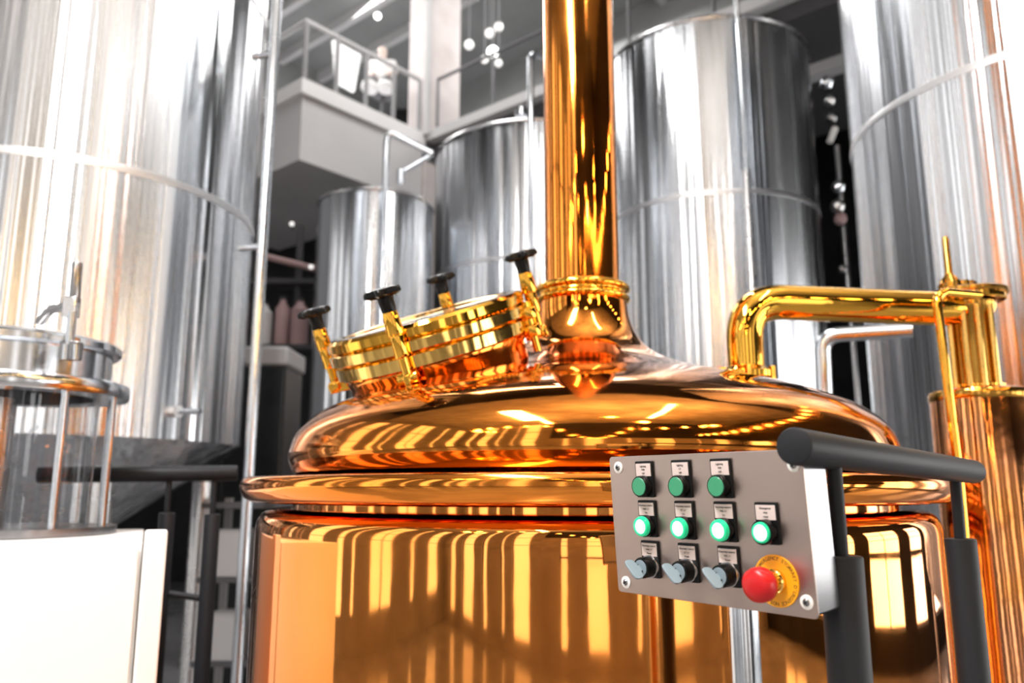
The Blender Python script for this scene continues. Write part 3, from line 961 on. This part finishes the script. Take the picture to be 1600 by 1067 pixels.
def ring_text(words, name, parent):
    mb = MB()
    for s, mid, step in words:
        n = len(s)
        for i, ch in enumerate(s):
            if ch == ' ':
                continue
            a_ = math.radians(mid - (i - (n - 1) / 2) * step)
            cu = bpy.data.curves.new('t', 'FONT')
            cu.body = ch
            cu.size = .0060
            cu.offset = .00012
            cu.align_x = 'CENTER'
            cu.align_y = 'CENTER'
            cu.resolution_u = 2
            to = bpy.data.objects.new('t', cu)
            COL.objects.link(to)
            bpy.context.view_layer.update()
            me = bpy.data.meshes.new_from_object(to.evaluated_get(bpy.context.evaluated_depsgraph_get()))
            m_ = loc(eu, ev, 1.75) @ Matrix.Rotation(a_ - PI / 2, 4, 'Z') @ Matrix.Translation((0, .0262, 0))
            mb.add([m_ @ q.co for q in me.vertices], [tuple(q.vertices) for q in me.polygons])
            bpy.data.objects.remove(to)
            bpy.data.curves.remove(cu)
            bpy.data.meshes.remove(me)
    mb.build(name, 'ochre_ink', parent, smooth=False)


ring_text([('EMERGENCY STOP', 92, 8.2), ("ARRET D'URGENCE", -18, 8.2), ('NOT-AUS', -118, 9)], 'lettering', es)

# posts that carry the panel
bk = PC - pn * .030
MB().cyl((.308, 1.115, 0), (.308, 1.115, PC.z + .03), .0205, n=32).build('post', 'steel', cp)
MB().cyl((.308, 1.115, 0), (.308, 1.115, .012), .07, n=32).build('foot_plate', 'steel_satin', cp)


# ================================================================== BLACK GUARD RAILS
def guard_rail(label_, bar, rb, posts, rp, rr, base, cross=None, extra=None):
    t = thing('guard_rail', label_, 'guard rail', base)
    a, b_ = bar
    MB().cyl(a, b_, rb, n=48, bev=.003).build('top_bar', 'black_paint', t)
    for (rod_top, top) in posts:
        MB().cyl(rod_top, top - Vector((0, 0, .01)), rr, n=24).build('rod', 'black_paint', t)
        MB().cyl((top.x, top.y, 0), top, rp, n=48, bev=.003).build('post', 'black_paint', t)
        MB().cyl((top.x, top.y, 0), (top.x, top.y, .015), rp * 2.2, n=32).build('foot_plate', 'black_paint', t)
    if cross:
        MB().cyl(cross[0], cross[1], rr * 1.1, n=20).build('cross_bar', 'black_paint', t)
    return t


def along(a, b_, t):
    return a + (b_ - a) * t


ra, rb_ = at(1240, 697, .90), at(1521, 737, 1.49)
gt = guard_rail('black round guard rail in front of the kettle, right of the control panel', (ra, rb_), .0213,
                [(at(1301, 705, .985), at(1314, 868, 1.00)), (at(1491, 733, 1.42), at(1500, 841, 1.42))], .0252, .0092, (at(1400, 900, 1.2).x, 1.2, 0))
la, lb_ = at(371, 739, 2.80), at(60, 742, 2.62)
guard_rail('black round guard rail beside the white cabinet, below the left tank', (la, lb_), .0265,
           [(at(265, 745, 2.74), at(261, 801, 2.74)), (at(336, 742, 2.78), at(332, 803, 2.78))], .026, .0095, (at(280, 900, 2.7).x, 2.7, 0),
           (at(250, 925, 2.74), at(322, 936, 2.78)))

# ================================================================== SIGHT GLASS VESSEL
GXc, GYc = at(26, 560, 2.3).x, 2.3
ca_ = math.radians(24)
CAB = at(223, 846, 2.0)
ZCAB = CAB.z
CM = Matrix(((math.cos(ca_), -math.sin(ca_), 0, CAB.x), (math.sin(ca_), math.cos(ca_), 0, CAB.y), (0, 0, 1, 0), (0, 0, 0, 1)))
gv = thing('sight_glass', 'steel capped glass cylinder with tie rods at the left, above the white cabinet', 'vessel', (GXc, GYc, ZCAB))
TM = Matrix.Translation((GXc, GYc, 0))
Rg = .272


def zat(py, Y=2.03):
    return at(40, py, Y).z


z_top, z_cl0, z_cl1, z_fl1, z_fl0, z_bot = zat(503), zat(526), zat(508), zat(577), zat(602), ZCAB + .022
MB().lathe([(Rg - .03, z_fl1), (Rg - .02, z_fl1), (Rg - .02, z_cl0), (Rg - .03, z_cl0)], TM, 96, close=True).build('upper_band', 'steel', gv)
MB().lathe([(Rg - .06, z_cl0), (Rg - .005, z_cl0), (Rg + .003, z_cl0 + .008), (Rg + .003, z_cl1 - .006), (Rg - .005, z_cl1), (Rg - .06, z_cl1)], TM, 96, close=True).build('clamp_ring', 'steel', gv)
MB().lathe([(Rg - .01, z_cl1), (Rg - .02, z_cl1 + .006), (Rg * .7, z_cl1 + .02), (0, z_cl1 + .035)], TM, 96).build('lid', 'steel_satin', gv)
MB().lathe([(Rg - .06, z_fl0), (Rg + .03, z_fl0), (Rg + .034, z_fl0 + .006), (Rg + .034, z_fl1 - .006), (Rg + .03, z_fl1), (Rg - .06, z_fl1)], TM, 96, close=True).build('flange', 'steel', gv)
MB().lathe([(Rg - .045, z_bot), (Rg - .045, z_fl0), (Rg - .053, z_fl0), (Rg - .053, z_bot)], TM, 96, close=True).build('glass_tube', 'glass', gv)
MB().lathe([(0, z_bot - .02), (Rg + .03, z_bot - .02), (Rg + .03, z_bot), (0, z_bot)], TM, 96).build('base_flange', 'steel_dark', gv)
MB().cyl((GXc - .06, GYc + .03, z_bot), (GXc - .06, GYc + .03, z_fl0), .05, n=24).build('inner_tube', 'steel_satin', gv)
for q in range(9):
    aa = math.radians(-112 + 40 * q)
    c = (GXc + (Rg + .004) * math.cos(aa), GYc + (Rg + .004) * math.sin(aa))
    MB().cyl((c[0], c[1], z_bot), (c[0], c[1], z_fl0), .0105, n=14).build('tie_rod', 'steel', gv)
# swing clamp with upright handle
hx = at(110, 520, 2.06)
hb = MB()
hb.box((0, 0, 0), (.05, .03, .05), Matrix.Translation(at(111, 548, 2.055)))
hb.build('clamp_block', 'steel_dark', gv, .004)
MB().cyl(at(107, 555, 2.05), at(113, 488, 2.05), .011, n=14).build('swing_bolt', 'steel', gv)
MB().cyl(at(101, 562, 2.04), at(103, 538, 2.04), .008, n=10).build('clamp_fork', 'steel', gv)
MB().cyl(at(118, 562, 2.04), at(119, 538, 2.04), .008, n=10).build('clamp_fork', 'steel', gv)
MB().box((0, 0, 0), (.035, .03, .055), Matrix.Translation(at(112, 480, 2.06))).build('handle_socket', 'steel_satin', gv, .004)
MB().cyl(at(116, 474, 2.06), at(121, 410, 2.06), .0135, n=18, bev=.003).build('handle', 'steel_dark', gv)
MB().tube(bend([at(62, 503, 2.15), at(78, 484, 2.12), at(110, 478, 2.08)], .1, 8), .012, 12).build('strap', 'steel_dark', gv)

# ================================================================== WHITE CABINET
wc = thing('white_cabinet', 'plain white cabinet in the lower left corner, below the glass cylinder', 'cabinet', (CAB.x - .5, CAB.y + .2, 0))
MB().box((-.55, .36, ZCAB / 2), (1.1, .70, ZCAB), CM).build('cabinet_body', 'white_enamel', wc, .006)
MB().box((-.55, .0, ZCAB / 2), (1.085, .02, ZCAB - .02), CM).build('door_panel', 'white_enamel', wc, .003)
MB().box((.029, .022, (ZCAB + .026) / 2), (.052, .06, ZCAB + .026), CM).build('corner_post', 'white_enamel', wc, .006)

# ------------------------------------------------------------------ things behind the left guard rail
sr = thing('shelf_rack', 'cluttered grey shelf rack behind the left guard rail, beside the kettle', 'rack', (-1.42, 4.6, 0))
for (x, y) in ((-1.75, 4.7), (-1.25, 4.7), (-1.75, 5.05), (-1.25, 5.05)):
    MB().box((x, y, .85), (.04, .04, 1.7)).build('upright', 'grey_plastic', sr)
for z in (.35, .8, 1.25, 1.66):
    MB().box((-1.5, 4.875, z), (.56, .40, .03)).build('shelf', 'dark_grey', sr)
items = [(.15, -.15, .815, .20, 'cardboard', 'carton'), (-.12, -.15, .815, .24, 'grey_plastic', 'box'), (.15, -.12, 1.265, .2, 'pink_grey', 'box'), (-.13, -.12, 1.265, .25, 'grey_plastic', 'box'), (.14, -.12, .365, .2, 'cardboard', 'carton')]
labs_ = ['brown carton on the middle shelf of the cluttered rack', 'grey box on the middle shelf of the cluttered rack', 'dull pink box on the upper shelf of the cluttered rack', 'grey box on the upper shelf of the cluttered rack', 'brown carton on the lowest shelf of the cluttered rack']
for (dx, dy, z, s, mt, nm), lb in zip(items, labs_):
    tt = thing(nm, lb, 'box', (-1.5 + dx, 4.875 + dy, z), 'boxes on the shelf rack')
    MB().box((-1.5 + dx, 4.8, z + s / 2), (.18, .22, s)).build('box_body', mt, tt, .004)
    MB().box((-1.5 + dx, 4.8, z + s + .004), (.185, .225, .008)).build('flap', mt, tt)
